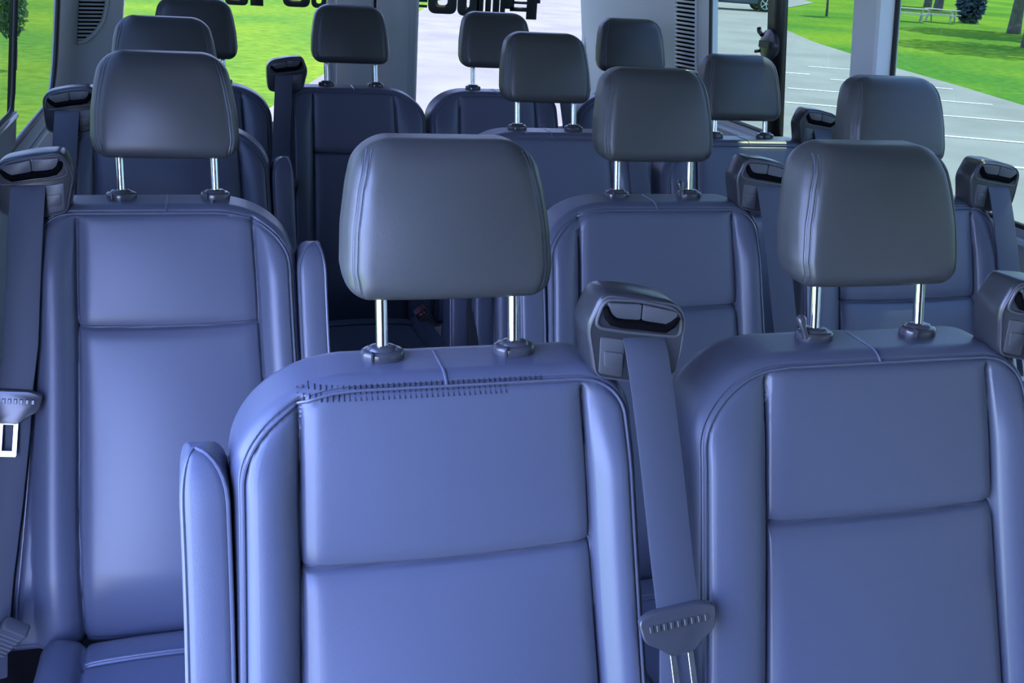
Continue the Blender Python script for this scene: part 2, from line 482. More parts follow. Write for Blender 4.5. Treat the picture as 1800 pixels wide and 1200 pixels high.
# ------------------------------------------------------------------ belt and tongue
BW = 0.0245
BPATH = [(-0.054, .1975, .050), (-0.048, .1978, .066), (-0.040, .1985, .073), (-0.02, .200, .078), (0.02, .2035, .082), (0.08, .2085, .085), (0.145, .2135, .086), (0.205, .2180, .087), (0.262, .2225, .090), (0.285, .2245, .088), (0.34, .226, .080), (0.45, .227, .072), (0.56, .228, .066), (0.66, .228, .062), (0.72, .228, .050)]
BPATH_WALL = [b if b[0] < .08 else (b[0], b[1] + .0, b[2]) for b in BPATH[:8]] + [(0.27, .228, .089), (0.34, .236, .080), (0.45, .252, .072), (0.56, .270, .066), (0.66, .283, .062), (0.72, .288, .050)]
def belt_pt(t, u, n, sg, k): return Vector((sg * u * k, -n - t * SA, ZT - t * CA))
def belt_mesh(sg, wall):
    k = 1
    bp = BPATH_WALL if wall else BPATH
    T = np.array([b[0] for b in bp]); U = np.array([b[1] for b in bp]); NN = np.array([b[2] for b in bp])
    tt = np.linspace(T[0], T[-1], 70)
    c = [(t, np.interp(t, T, U), np.interp(t, T, NN)) for t in tt]
    rings = []
    for i, (t, u, n) in enumerate(c):
        rot = 0.10
        h = 0.0009
        rings.append([belt_pt(t - 0.003, u - BW, n + h, sg, k), belt_pt(t - .001, u - BW + .002, n + h + .0006, sg, k), belt_pt(t + .001, u + BW - .002, n + h + .0006, sg, k), belt_pt(t + 0.003, u + BW, n + h, sg, k), belt_pt(t + 0.003, u + BW, n - h, sg, k), belt_pt(t - 0.003, u - BW, n - h, sg, k)])
    mb = MB(); mb.rings(rings)
    return mb.mesh('seat_belt', WEB, angle=60)
def tongue_mesh(sg, wall, k=1):
    """dark moulded shoulder of the latch tongue"""
    mb = MB()
    def fn(u, y, z):  # local: u across, z down the belt, y thickness
        ang = -0.10
        uu = u * math.cos(ang) - z * math.sin(ang); zz = u * math.sin(ang) + z * math.cos(ang)
        return belt_pt((.282 if wall else .263) + zz, (.2350 if wall else .2190) + uu, .094 - y, sg, k)
    P = round_poly([(-.045, -.014), (-.028, -.020), (.028, -.020), (.045, -.014), (.041, .010), (.022, .022), (.014, .030), (-.014, .030), (-.022, .022), (-.041, .010)], .006, 3)
    slab(mb, P, -0.0045, 0.0045, 0.002, fn, 3)
    for i in range(9):                      # moulded ribs where the webbing passes
        u = -.032 + i * .008
        slab(mb, [(u - .0022, -.008), (u + .0022, -.008), (u + .0022, -.001), (u - .0022, -.001)], -0.0062, -0.003, 0.0006, fn, 1)
    return mb.mesh('belt_tongue', GLOSSPL, angle=35)
def tongue_metal(sg, wall, k=1):
    mb = MB()
    def fn(u, y, z):
        ang = -0.10
        uu = u * math.cos(ang) - z * math.sin(ang); zz = u * math.sin(ang) + z * math.cos(ang)
        return belt_pt((.282 if wall else .263) + zz, (.2350 if wall else .2190) + uu, .094 - y, sg, k)
    for poly in ([(-.0135, .026), (-.0070, .026), (-.0070, .078), (-.0135, .078)], [(.0070, .026), (.0135, .026), (.0135, .078), (.0070, .078)], [(-.0135, .024), (.0135, .024), (.0135, .032), (-.0135, .032)], [(-.0135, .071), (.0135, .071), (.0125, .080), (-.0125, .080)]):
        slab(mb, poly, -0.0016, 0.0016, 0.0004, fn, 1)
    return mb.mesh('latch_plate', STEEL, angle=35)

# ------------------------------------------------------------------ folded armrest
def arm_mesh(sg, shp):
    a = SHAPES[shp][1] + 0.001; b = a + 0.048
    def X(t): return 0.030 * (max(t - 0.1, 0) / 0.6) ** 1.6 * 0.7
    mb = MB(); rings = []
    # cross sections down the length; front face slightly domed, rounded top
    ts = [0.0, .0012, .0035, .008, .014, .022, .032, .045, .065, .1, .15, .2, .25, .3, .35, .4, .44, .455, .462]
    for t in ts:
        q = min(1, t / 0.045); shr = math.sqrt(max(0, 1 - (1 - q) ** 2)) if t < 0.045 else 1
        e = max(0, t - 0.44) / 0.022
        w = (b - a) * (0.16 + 0.84 * shr) * (1 - 0.15 * e * e); cx = (a + b) / 2 + 0.008 * (1 - shr) + X(t)
        f = 0.066 - 0.020 * (1 - shr) - .02 * e * e; bk = -0.012 + 0.05 * (1 - shr)
        sec = round_poly([(cx - w / 2, -f), (cx + w / 2, -f), (cx + w / 2, -bk), (cx - w / 2, -bk)], .011 * (0.4 + .6 * shr), 5)
        tt = t + 0.064
        ring = []
        for p in sec:
            dome = 0.004 * max(0, 1 - ((p[0] - cx) / (w / 2)) ** 2) if p[1] < 0 else 0
            ring.append((-sg * p[0], p[1] - dome - tt * SA, ZT - tt * CA))
        rings.append(ring)
    mb.rings(rings)
    return mb.mesh('armrest', LEATHER, angle=None)
def arm_piping(sg, shp):
    a = SHAPES[shp][1] + 0.001; b = a + 0.048; mb = MB()
    def X(t): return 0.030 * (max(t - 0.1, 0) / 0.6) ** 1.6 * 0.7
    L = []; R = []
    for t in [.46, .4, .35, .3, .25, .2, .15, .1, .065, .045, .032, .022, .014, .008, .0035, .0012, 0]:
        shr = math.sqrt(max(0, 1 - (1 - min(1, t / 0.045)) ** 2))
        w = (b - a) * (0.16 + 0.84 * shr); cx = (a + b) / 2 + 0.008 * (1 - shr) + X(t); f = 0.066 - 0.020 * (1 - shr)
        tt = t + 0.064
        L.append((-sg * (cx + w / 2 - .003), -f + .0012 - tt * SA, ZT - tt * CA)); R.append((-sg * (cx - w / 2 + .003), -f + .0012 - tt * SA, ZT - tt * CA))
    mb.tube(L + R[::-1], 0.0024, 8)
    return mb.mesh('piping', PIPING)
def arm_shell(sg, shp):
    """dark plastic carrier between the armrest and the backrest"""
    a = SHAPES[shp][1] - 0.010; mb = MB()
    P = round_poly([(-0.036, ZT - .115), (.040, ZT - .095), (.030, ZT - .48), (-.12, ZT - .50)], .03, 4)
    rings = []
    for x, ins in ((a, .003), (a + .003, 0), (a + .021, 0), (a + .024, .003)):
        q = offset_poly(P, ins); rings.append([(-sg * (x), p[0] - max(0, (ZT - p[1])) * .30, p[1]) for p in q])
    mb.rings(rings)
    return mb.mesh('armrest_carrier', BASEM, angle=40)

# ------------------------------------------------------------------ cushion, base, buckle
def cushion_pillow(k):
    W = 0.238 * k; DL = 0.47
    def edge(t):
        w = W + 0.012 * smooth(np.array([t]), 0, .3)[0]
        for b, r in ((t, .02), (DL - t, .06)):
            if b < r: w -= r * (1 - math.sqrt(max(0, 1 - (1 - b / r) ** 2)))
        return -w, w
    def nf(u, t, d):
        au = np.abs(u); pw = PW * k + .01
        n = np.full(len(u), .0) + 0.03 * smooth(t, 0.1, 0.45) - 0.05 * smooth(t, .40, .47)
        x = np.clip((au - pw) / (W - pw), 0, 1)
        n = n + np.where(au > pw, .016 * np.sin(math.pi * x) ** .8, .008 * np.cos(np.clip(u / pw, -1, 1) * math.pi / 2) ** .6)
        n = n - .006 * np.exp(-((au - pw) / .0045) ** 2)
        n = n - .006 * np.exp(-((t - .075) / .004) ** 2) * (au < pw)
        return n - quarter(d, .035)
    def nb(u, t, d): return -0.105 + quarter(d, .02)
    def place(u, t, n): return np.stack([u, -.285 - t, .425 + n], -1)
    return Pillow(edge, (-.09, .09), DL, nf, nb, place)
def cushion_mesh(k):
    W = .25 * k
    cols = list(np.linspace(-W, W, 70)) + [s_ * (PW * k + .01) + q for s_ in (-1, 1) for q in (-.004, -.002, 0, .002, .004)]
    rows = [0, .001, .003, .006, .01, .016] + list(np.linspace(.022, .45, 60)) + [.455, .460, .464, .467, .469, .47] + [.071, .073, .075, .077, .079]
    return cushion_pillow(k).build([round(c, 5) for c in cols], [round(c, 5) for c in rows]).mesh('cushion', LEATHER, angle=None)
def cushion_piping(k):
    p = cushion_pillow(k); mb = MB()
    us = np.linspace(-PW * k - .005, PW * k + .005, 30)
    mb.tube([q + Vector((0, 0, .001)) for q in p.point(us, np.full(30, .070))], .0024, 8)
    return mb.mesh('piping', PIPING)
def base_mesh():
    mb = MB()
    slab(mb, round_poly([(-.19, .10), (.19, .10), (.20, .325), (-.20, .325)], .03, 4), -.72, -.10, .01)
    return mb.mesh('seat_base', BASEM, angle=40)
def leg_mesh(sx):
    mb = MB()
    slab(mb, round_poly([(sx * .16 - .02, 0.0), (sx * .16 + .02, 0.0), (sx * .16 + .02, .15), (sx * .16 - .02, .15)], .005, 2), -.68, -.14, .006)
    return mb.mesh('leg', BASEM, angle=40)
def buckle_mesh(sg, k):
    mb = MB()
    M = Matrix.Translation((sg * .195 * k, -.36, .455)) @ Matrix.Rotation(math.radians(-35) * sg, 4, 'Y') @ Matrix.Rotation(math.radians(25), 4, 'X')
    P = round_poly([(-.017, -.05), (.017, -.05), (.020, .03), (-.020, .03)], .006, 3)
    slab(mb, P, -.011, .011, .004, lambda u, y, z: tuple(M @ Vector((u, y, z))), 2)
    for i in range(6):
        z = -.045 + i * .011
        slab(mb, [(-.0165, z), (.0165, z), (.0165, z + .006), (-.0165, z + .006)], -.0135, .0135, .002, lambda u, y, z: tuple(M @ Vector((u, y, z))), 1)
    return mb.mesh('buckle', COVERPL, angle=40), M
def print_mesh(M):
    mb = MB()
    for x0, x1 in ((-.009, -.006), (-.0045, .0005), (.005, .009)):
        slab(mb, [(x0, .018), (x1, .018), (x1, .026), (x0, .026)], -.0134, -.0120, .0003, lambda u, y, z: tuple(M @ Vector((u, y, z))), 1)
    return mb.mesh('button_print', WHITEPR, angle=40)
def button_mesh(M):
    mb = MB(); slab(mb, round_poly([(-.013, .012), (.013, .012), (.014, .0315), (-.014, .0315)], .002, 2), -.0128, .008, .001, lambda u, y, z: tuple(M @ Vector((u, y, z))), 1)
    return mb.mesh('release_button', REDBTN, angle=40)

# ------------------------------------------------------------------ seat assembly
def make_seat(x, y, label, group, sg=1, arm=False, shp=None, dense=False, stitch=False, hdz=0.0, dz=0.0, knob=(False, False), ucen=0.0, kc=1.0, gdx=0.0, button=True, wall=False):
    shp = shp or ('arm' if arm else 'wide')
    root = empty('passenger_seat', (x, y, dz)); tag(root, label, 'seat', group)
    def add(key, name, fn, parent=root):
        return link(name, cached(key, fn), parent)
    b = add(('back', sg, shp, dense), 'backrest', lambda: back_mesh(sg, shp, dense)); b.location.x = ucen
    add(('bp', sg, shp), 'piping', lambda: back_piping(sg, shp), b)
    add(('cs', sg, shp), 'crown_seam', lambda: crown_seam(sg, shp), b)
    if stitch: tag(add(('st', sg, shp), 'stitching', lambda: stitches(sg, shp), b), 'row of small dark stitches along the top seam')
    h = add('head', 'headrest', head_mesh); h.location.z = hdz
    for sd in (0, 1): add(('hs', sd), 'seam_piping', lambda: head_seams(sd), h)
    for i, s_ in enumerate((-1, 1)):
        tag(add(('post', s_), 'headrest_post', lambda: post_mesh(s_)), 'chrome headrest post')
        add(('col', s_, knob[i]), 'post_collar', lambda: collar_mesh(s_, knob[i]))
    g = add(('gh', sg), 'belt_guide', lambda: guide_housing(sg)); g.location.x = gdx
    add(('gr', sg), 'guide_rim', lambda: guide_rim(sg), g)
    add(('gc', sg), 'guide_cover', lambda: guide_cover(sg), g)
    add(('gs', sg), 'belt_slot_shade', lambda: guide_slot(sg), g)
    w = add(('belt', sg, wall), 'seat_belt', lambda: belt_mesh(sg, wall)); w.location.x = gdx
    add(('tg', sg, wall), 'belt_tongue', lambda: tongue_mesh(sg, wall), w)
    tag(add(('tm', sg, wall), 'latch_plate', lambda: tongue_metal(sg, wall), w), 'shiny steel latch plate')
    if arm:
        a = add(('arm', sg, shp), 'armrest', lambda: arm_mesh(sg, shp)); a.location.x = ucen
        add(('ap', sg, shp), 'piping', lambda: arm_piping(sg, shp), a)
        add(('as', sg, shp), 'armrest_carrier', lambda: arm_shell(sg, shp), a)
    c = add(('cush', kc), 'cushion', lambda: cushion_mesh(kc)); c.location.x = ucen
    add(('cp', kc), 'piping', lambda: cushion_piping(kc), c)
    add('base', 'seat_base', base_mesh)
    for s_ in (-1, 1): add(('leg', s_), 'leg', lambda: leg_mesh(s_))
    bs = -sg if button else sg
    def bk():
        me, M = buckle_mesh(bs, kc); cache[('bM', bs, kc)] = M; return me
    bu = add(('bk', bs, kc), 'buckle', bk)
    if button:
        tag(add(('bb', bs, kc), 'release_button', lambda: button_mesh(cache[('bM', bs, kc)]), bu), 'dark red release button')
        tag(add(('bpr', bs, kc), 'button_print', lambda: print_mesh(cache[('bM', bs, kc)]), bu), 'white print on the release button')
    else: bu.location = (-.072, .03, .02)
    return root

ROW = [1.0222, 1.7487, 2.4539, 3.1507]
FG = 'leather passenger seats'
seatA = make_seat(.244, ROW[0], 'large leather seat in the middle foreground, folded armrest and stitched crown seam', FG, 1, arm=True, dense=True, stitch=True, ucen=-.016)
seatB = make_seat(.764, ROW[0], 'large leather seat right of the middle foreground seat, no armrest, warm light on its crown', FG, 1, dense=True, knob=(True, False), ucen=-.018)
seatC = make_seat(-.060, ROW[1], 'single leather seat at the left edge, pale blue backrest beside the aisle', FG, -1, arm=True, shp='single', dense=True, ucen=-.004, kc=.9, button=False, wall=True)
seatD = make_seat(.791, ROW[1], 'dark-headed seat between the two large foreground seats, armrest on its aisle side', FG, 1, arm=True, knob=(False, True), ucen=-.016)
seatE = make_seat(1.297, ROW[1], 'seat by the right window, mostly hidden behind the right foreground headrest', FG, 1)
seatF1 = make_seat(-.078, ROW[2], 'seat directly behind the single left seat, black belt guide near the left window', FG, -1, arm=True, wall=True)
seatF2 = make_seat(.804, ROW[2], 'seat whose broad headrest stands above the white rear window, behind the dark-headed seat', FG, 1, arm=True)
seatF3 = make_seat(1.335, ROW[2], 'seat with a lowered headrest under the latch of the right window', FG, 1, hdz=-.022, dz=-.012)
seatG1 = make_seat(-.014, ROW[3], 'back-row seat in the left rear corner, only headrest and one shoulder showing', FG, -1, wall=True, shp='corner', kc=.84, ucen=.0)
seatG2 = make_seat(.421, ROW[3], 'back-row seat in front of the post between the rear windows', FG, -1, shp='rear', kc=.84, ucen=.0)
seatG3 = make_seat(.863, ROW[3], 'back-row seat silhouetted against the white right rear window', FG, 1, shp='rear', kc=.84, ucen=-.01)
seatG4 = make_seat(1.308, ROW[3], 'back-row seat with a rounded headrest beside the right vent grille', FG, 1, shp='corner', kc=.84, ucen=-.01)

# ------------------------------------------------------------------ the van body
XL = lambda z: -0.405 + 0.125 * max(0, z - 0.95)
XR = lambda z: 1.705 - 0.130 * max(0, z - 0.95)
def flat_panel(name, outer, holes, thick, mapf, mat, parent=None):
    """2-D polygon with holes, extruded, then mapped into place"""
    cu = bpy.data.curves.new(name + '_c', 'CURVE'); cu.dimensions = '2D'; cu.fill_mode = 'BOTH'; cu.extrude = thick / 2
    for poly in [outer] + holes:
        sp = cu.splines.new('POLY'); sp.points.add(len(poly) - 1); sp.use_cyclic_u = True
        for p, q in zip(sp.points, poly): p.co = (q[0], q[1], 0, 1)
    ob = bpy.data.objects.new(name + '_c', cu); C.objects.link(ob)
    dg = bpy.context.evaluated_depsgraph_get()
    me = bpy.data.meshes.new_from_object(ob.evaluated_get(dg))
    bpy.data.objects.remove(ob)
    for v in me.vertices: v.co = mapf(*v.co)
    me.materials.clear(); me.materials.append(mat)
    bm = bmesh.new(); bm.from_mesh(me); bmesh.ops.recalc_face_normals(bm, faces=bm.faces[:]); bm.to_mesh(me); bm.free()
    me.name = name
    return link(name, me, parent)
def rrect(a0, a1, b0, b1, r, k=6): return [tuple(p) for p in round_poly([(a0, b0), (a1, b0), (a1, b1), (a0, b1)], r, k)]
def structure(o): o['kind'] = 'structure'; return o
def simple(name, mb, mat, parent=None, angle=40): return link(name, mb.mesh(name, mat, angle=angle), parent)

Y0, Y1 = -1.7, 4.10
ZC = 1.95
mb = MB(); mb.box(-.47, 1.77, Y0, Y1 + .05, -.06, 0.0)
structure(simple('floor', mb, FLOORM, angle=None))
mb = MB()
prof = [(-.30, 1.80), (-.22, 1.89), (-.05, ZC), (1.35, ZC), (1.52, 1.89), (1.60, 1.80)]
prof2 = [(x, z + .05) for x, z in prof[::-1]]
mb.rings([[(x, y, z) for x, z in prof + prof2] for y in (Y0, Y1 + .05)])
structure(simple('ceiling', mb, HEADLINER))

# left side: sliding-door opening in front, one long window behind
def mapL(t): return lambda a, b, c: (XL(b) - 0.004 + c, a, b)
def mapR(t): return lambda a, b, c: (XR(b) + 0.004 + c, a, b)
WL = rrect(1.55, 3.172, .995, 1.74, [.05, .15, .12, .12], 8)
up = flat_panel('wall_left', [(1.17, .95), (3.20, .95), (3.20, 1.83), (1.17, 1.83)], [WL], .008, mapL(0), TRIM); structure(up)
mb = MB(); mb.box(-.445, -.405, 1.17, 3.20, 0, .95)
low = simple('wall_panel', mb, TRIM, up)
mb = MB(); mb.tube([(-.40, 1.19, .935), (-.40, 3.18, .935)], .008, 8)
simple('wall_ledge', mb, TRIM, up)
mb = MB(); mb.box(-.445, -.36, Y0, -.55, 0, .95); mb.box(-.42, -.34, Y0, -.55, .95, 1.83); mb.box(-.42, -.30, -.55, 1.17, 1.74, 1.83)  # unseen solid side ahead of the door, added to block light; header above opening
simple('door_side_blocker', mb, TRIM, up)
# right side
WR1 = rrect(2.50, 3.365, .965, 1.74, .05)
WR2 = rrect(.75, 2.328, .965, 1.74, .05)
ur = flat_panel('wall_right', [(Y0, .95), (3.40, .95), (3.40, 1.83), (Y0, 1.83)], [WR1, WR2], .008, mapR(0), TRIM); structure(ur)  # front stretch closed without a driver's window, to block light
mb = MB(); mb.box(1.705, 1.745, Y0, 3.40, 0, .95); simple('wall_panel', mb, TRIM, ur)
mb = MB(); mb.tube([(1.695, -.5, .93), (1.695, 3.38, .93)], .012, 8); simple('wall_ledge', mb, TRIM, ur)

def seal(name, poly, XF, sgn, parent, r=.0065):
    mb = MB(); mb.tube([(XF(p[1]) + sgn * .002, p[0], p[1]) for p in poly], r, 8, closed=True)
    return simple(name, mb, SEAL, parent)
def pane(name, poly, XF, off, mat, parent=None):
    mb = MB(); mb.add([(XF(p[1]) + off, p[0], p[1]) for p in poly], [tuple(range(len(poly)))])
    return link(name, mb.mesh(name, mat, smooth=False), parent)
w1 = pane('window_1', WL, XL, -.004, GLASS_L); structure(w1)
seal('window_seal', WL, XL, 1, w1)
w2 = pane('window_2', WR1, XR, .004, GLASS_R); structure(w2); seal('window_seal', WR1, XR, -1, w2)
w3 = pane('window_3', WR2, XR, .004, GLASS_R); structure(w3); seal('window_seal', WR2, XR, -1, w3)
# left window divider and the frame of its front sliding pane
def barL(y, w, z0, z1, d=.012):
    mb = MB()
    mb.add([(XL(z) + o, yy, z) for z in (z0, z1) for o in (-.008, d) for yy in (y - w / 2, y + w / 2)], [(0, 1, 3, 2), (4, 6, 7, 5), (0, 4, 5, 1), (2, 3, 7, 6), (0, 2, 6, 4), (1, 5, 7, 3)])
    return mb
simple('window_divider', barL(2.430, .022, .995, 1.74, .003), SEAL, w1, angle=None)
mb = MB(); pts = [(1.56, 1.079), (2.36, 1.079), (2.392, 1.088), (2.404, 1.12), (2.404, 1.72)]
mb.tube([(XL(z) + .005, y, z) for y, z in pts], .0045, 8); simple('sliding_pane_gasket', mb, SEAL, w1)
mb = MB(); mb.add([(XL(z) + o, y, z) for z in (.998, 1.074) for o in (-.006, .008) for y in (1.56, 2.44)], [(0, 1, 3, 2), (4, 6, 7, 5), (0, 4, 5, 1), (2, 3, 7, 6), (0, 2, 6, 4), (1, 5, 7, 3)])
tag(simple('sliding_pane_rail', mb, RAIL, w1, angle=20), 'pale alloy rail under the sliding pane')
mb = MB(); mb.tube([(XL(1.066) + .009, y, 1.066) for y in (1.57, 2.43)], .005, 8); tag(simple('rail_highlight_strip', mb, STEEL, w1), 'bright strip added for the highlight along the rail')  # highlight line on top of the rail, drawn as a bright steel strip
# right window divider with its round latch
def barR(y, w, z0, z1, d=.014):
    mb = MB()
    mb.add([(XR(z) + o, yy, z) for z in (z0, z1) for o in (.008, -d) for yy in (y - w / 2, y + w / 2)], [(0, 1, 3, 2), (4, 6, 7, 5), (0, 4, 5, 1), (2, 3, 7, 6), (0, 2, 6, 4), (1, 5, 7, 3)])
    return mb
simple('window_divider', barR(2.912, .080, .965, 1.74), SEAL, w2, angle=None)
latch = empty('window_latch', (XR(1.235) - .016, 2.925, 1.235)); tag(latch, 'round black latch on the upright bar of the right side window', 'latch')
mb = MB(); n = 24
mb.rings([[(xx, r * math.cos(2 * math.pi * k / n), r * 0.95 * math.sin(2 * math.pi * k / n)) for k in range(n)] for xx, r in ((.01, .050), (-.002, .052), (-.012, .046), (-.017, .030), (-.018, .012))])
simple('latch_disc', mb, PLASTIC, latch)
mb = MB(); mb.box(-.024, -.012, -.030, .030, -.010, .010); mb.tube([(-.014, .035, .025), (-.016, .052, .034), (-.016, .056, .044)], .007, 8); mb.tube([(-.014, .035, -.022), (-.016, .058, -.026)], .005, 8)
simple('latch_lever', mb, SEAL, latch)

# pillar between the right windows: two facets
mb = MB()
rr = []
for z in (.95, 1.83):
    x = XR(z)
    rr.append([(x + .01, 2.330, z), (x - .046, 2.333, z), (x - .051, 2.342, z), (x - .051, 2.440, z), (x - .042, 2.455, z), (x + .01, 2.505, z)])
mb.rings(rr); structure(simple('trim_1', mb, TRIM, angle=20))

# rear corner pillars (slanted) and rear doors
def quad_panel(name, p0, p1, z0, z1, mat, shift=.10, th=.03):
    """upright panel from p0 to p1 (x, y), leaning inward towards the roof"""
    a, b = Vector((p0[0], p0[1], 0)), Vector((p1[0], p1[1], 0)); mid = 0.66
    nn = Vector((-(b - a).y, (b - a).x, 0)).normalized()
    if nn.x * (mid - a.x) < 0: nn = -nn
    rings = []
    for z in (z0, .95, z1):
        lean = Vector((math.copysign(1, mid - a.x) * shift * max(0, z - .95), 0, 0))
        rings.append([a + lean + Vector((0, 0, z)), b + lean + Vector((0, 0, z)), b + lean - nn * th + Vector((0, 0, z)), a + lean - nn * th + Vector((0, 0, z))])
    mb = MB(); mb.rings(rings)
    return simple(name, mb, mat, angle=20), a, b, nn
foot = [(-.405, 3.17), (-.383, 3.365), (-.372, 3.38), (-.262, 3.425), (-.252, 3.44), (-.285, 4.12), (-.409, 4.12), (-.409, 3.17)]
mb = MB(); mb.rings([[(x + .125 * max(0, z - .95), y, z) for x, y in foot] for z in (0, .95, 1.86)])
structure(simple('trim_2', mb, TRIM, angle=20))
aL, bL = Vector((-.372, 3.38, 0)), Vector((-.262, 3.425, 0)); nL = Vector(((bL - aL).y, -(bL - aL).x, 0)).normalized()
pR, aR, bR, nR = quad_panel('trim_3', (1.705, 3.365), (1.50, 4.12), 0, 1.86, TRIM, .13); structure(pR)
RW1 = rrect(-.272, .463, .78, 1.72, .06); RW2 = rrect(.795, 1.487, .78, 1.72, .06)
rw = flat_panel('wall_rear', [(-.34, 0), (1.56, 0), (1.56, 1.9), (-.34, 1.9)], [RW1, RW2], .05, lambda a, b, c: (a, Y1 + .03 + c, b), TRIM); structure(rw)
mb = MB(); mb.box(.632, .638, Y1 - .001, Y1 + .012, .05, 1.85); simple('door_gap', mb, SEAL, rw, angle=None)
mb = MB(); mb.box(.49, .625, Y1 - .02, Y1 + .01, .1, 1.85); mb.box(.645, .760, Y1 - .02, Y1 + .01, .1, 1.85); simple('door_trim', mb, TRIM, rw, angle=None)
for i, W in enumerate((RW1, RW2)):
    mb = MB(); mb.add([(p[0], Y1 + .03, p[1]) for p in W], [tuple(range(len(W)))])
    w = link('window_%d' % (4 + i), mb.mesh('rear_pane', GLASS_B, smooth=False)); structure(w)
    mb = MB(); mb.tube([(p[0], Y1 + .004, p[1]) for p in W], .008, 8, closed=True); simple('window_seal', mb, SEAL if i == 9 else TRIM, w)

# vents in the corner pillars
def vent(a, b, nn, f0, f1, z0, z1, lean, n, label, cut):
    t = (b - a).normalized(); L = (b - a).length
    sx = math.copysign(1, 0.66 - a.x)
    def P(f, z, o): return a + t * (L * f) + nn * o + Vector((sx * lean * (z - .95), 0, z))
    root = empty('vent_grille', P((f0 + f1) / 2, z0, 0)); tag(root, label, 'vent', 'vent grilles of the rear corner pillars')
    base = P((f0 + f1) / 2, z0, 0)
    dfq = f1 - f0
    rim = [(f0, z0)] + ([(f0 + dfq * q, z0 + h) for q, h in ((.3, .003), (.62, .022), (.9, .055), (1.0, .10))] if cut else [(f1, z0)]) + [(f1, z1), (f0, z1)]
    mb = MB(); mb.rings([[P(f, z, o) - base for f, z in rim] for o in (.0005, .002)])
    simple('vent_shade_sheet', mb, SLOTBLK, root, angle=None)  # flat black sheet on the pillar: shade behind the slats as colour
    dz = (z1 - z0) / n
    for i in range(n):
        z = z0 + dz * (i + .15); h = dz * .5
        e = f1
        if cut and z - z0 < .10: e = f0 + (f1 - f0) * float(np.interp(z + h / 2 - z0, [0, .003, .022, .055, .10], [.1, .3, .62, .9, 1.0]))
        v = [P(f, zz, o) - base for zz in (z, z + h) for f in (f0, e) for o in (.001, .010)]
        m2 = MB(); m2.add(v, [(0, 1, 3, 2), (4, 6, 7, 5), (0, 4, 5, 1), (2, 3, 7, 6), (0, 2, 6, 4), (1, 5, 7, 3)])
        simple('vent_slat', m2, TRIM, root, angle=None)
    if cut:
        mb = MB(); mb.tube([P(f0 + (f1 - f0) * q, zz, .006) - base for q, zz in ((0, z0 - .006), (.3, z0 + .000), (.62, z0 + .022), (.9, z0 + .055), (1.02, z0 + .10), (1.02, z1))], .006, 6)
    else:
        mb = MB(); mb.tube([P(f, zz, .004) - base for f, zz in ((f0, z1), (f0, z0), (f1, z0), (f1, z1))], .005, 6)
    simple('vent_frame', mb, TRIM, root)
vent(aL, bL, nL, .02, .66, 1.128, 1.62, .125, 45, 'slatted grey vent grille in the left rear pillar', True)
vent(aR, bR, nR, .095, .233, 1.07, 1.62, .13, 38, 'slatted grey vent grille in the right rear pillar', False)

# lettering on the rear windows, seen from inside (only its lower edge hangs into view)
def glyph(mb, x0, strokes, z0, yy=Y1 + .020):
    for st in strokes:
        if st[0] == 'b':
            _, a, b, c, d = st; mb.box(x0 + a, x0 + b, yy, yy + .004, z0 + c, z0 + d)
        else:
            _, w, h, t, r = st           # rounded-bottom bowl like a U
            P = [(r * 1.0, h)]
            out = round_poly([(0, h), (0, 0), (w, 0), (w, h)], [0.0001, r, r, .0001], 6)
            inn = round_poly([(t, h), (t, t * .9), (w - t, t * .9), (w - t, h)], [0.0001, r * .5, r * .5, .0001], 6)
            n = len(out)
            v = [(x0 + p[0], yy, z0 + p[1]) for p in out] + [(x0 + p[0], yy, z0 + p[1]) for p in inn]
            v += [(q[0], yy + .004, q[2]) for q in v]
            f = []
            for i in range(n - 1):
                f += [(i, i + 1, n + i + 1, n + i), (2 * n + i, 3 * n + i, 3 * n + i + 1, 2 * n + i + 1), (i, 2 * n + i, 2 * n + i + 1, i + 1), (n + i, n + i + 1, 3 * n + i + 1, 3 * n + i)]
            mb.add(v, f)
ZB = 1.203
mb = MB()
glyph(mb, .090, [('u', .082, .15, .022, .020)], ZB - .003)
glyph(mb, .180, [('b', 0, .046, -.002, .15)], ZB)
glyph(mb, .296, [('u', .100, .15, .026, .028)], ZB)
glyph(mb, .400, [('u', .056, .15, .018, .022)], ZB)
l1 = simple('window_lettering', mb, DECAL, angle=None); tag(l1, 'dark reversed lettering along the top of the left rear window', 'lettering', 'window lettering')
mb = MB()
glyph(mb, .804, [('b', 0, .034, .020, .030), ('b', 0, .034, .040, .15)], ZB)
glyph(mb, .842, [('u', .112, .15, .036, .030)], ZB)
glyph(mb, .957, [('u', .084, .15, .036, .028)], ZB - .004)
glyph(mb, 1.034, [('b', 0, .026, .016, .15), ('b', .034, .056, .014, .15), ('b', .064, .090, .014, .15)], ZB)
glyph(mb, 1.128, [('b', 0, .020, .012, .15), ('b', .018, .040, .030, .15)], ZB)
glyph(mb, 1.168, [('b', 0, .070, .022, .038), ('b', 0, .016, .022, .15), ('b', .010, .070, .050, .060)], ZB)
glyph(mb, 1.236, [('b', 0, .042, -.006, .15), ('b', .040, .054, .056, .076)], ZB)
l2 = simple('window_lettering', mb, DECAL, angle=None); tag(l2, 'dark reversed lettering along the top of the right rear window', 'lettering', 'window lettering')

# unseen front end behind the camera: solid wall added to keep daylight out, low dashboard
mb = MB(); mb.box(-.44, 1.74, Y0 - .05, Y0 + .05, 0, 1.95); mb.box(-.44, 1.74, Y0 + .05, Y0 + .5, 0, .95)
structure(simple('front_light_blocker', mb, BASEM, angle=None))

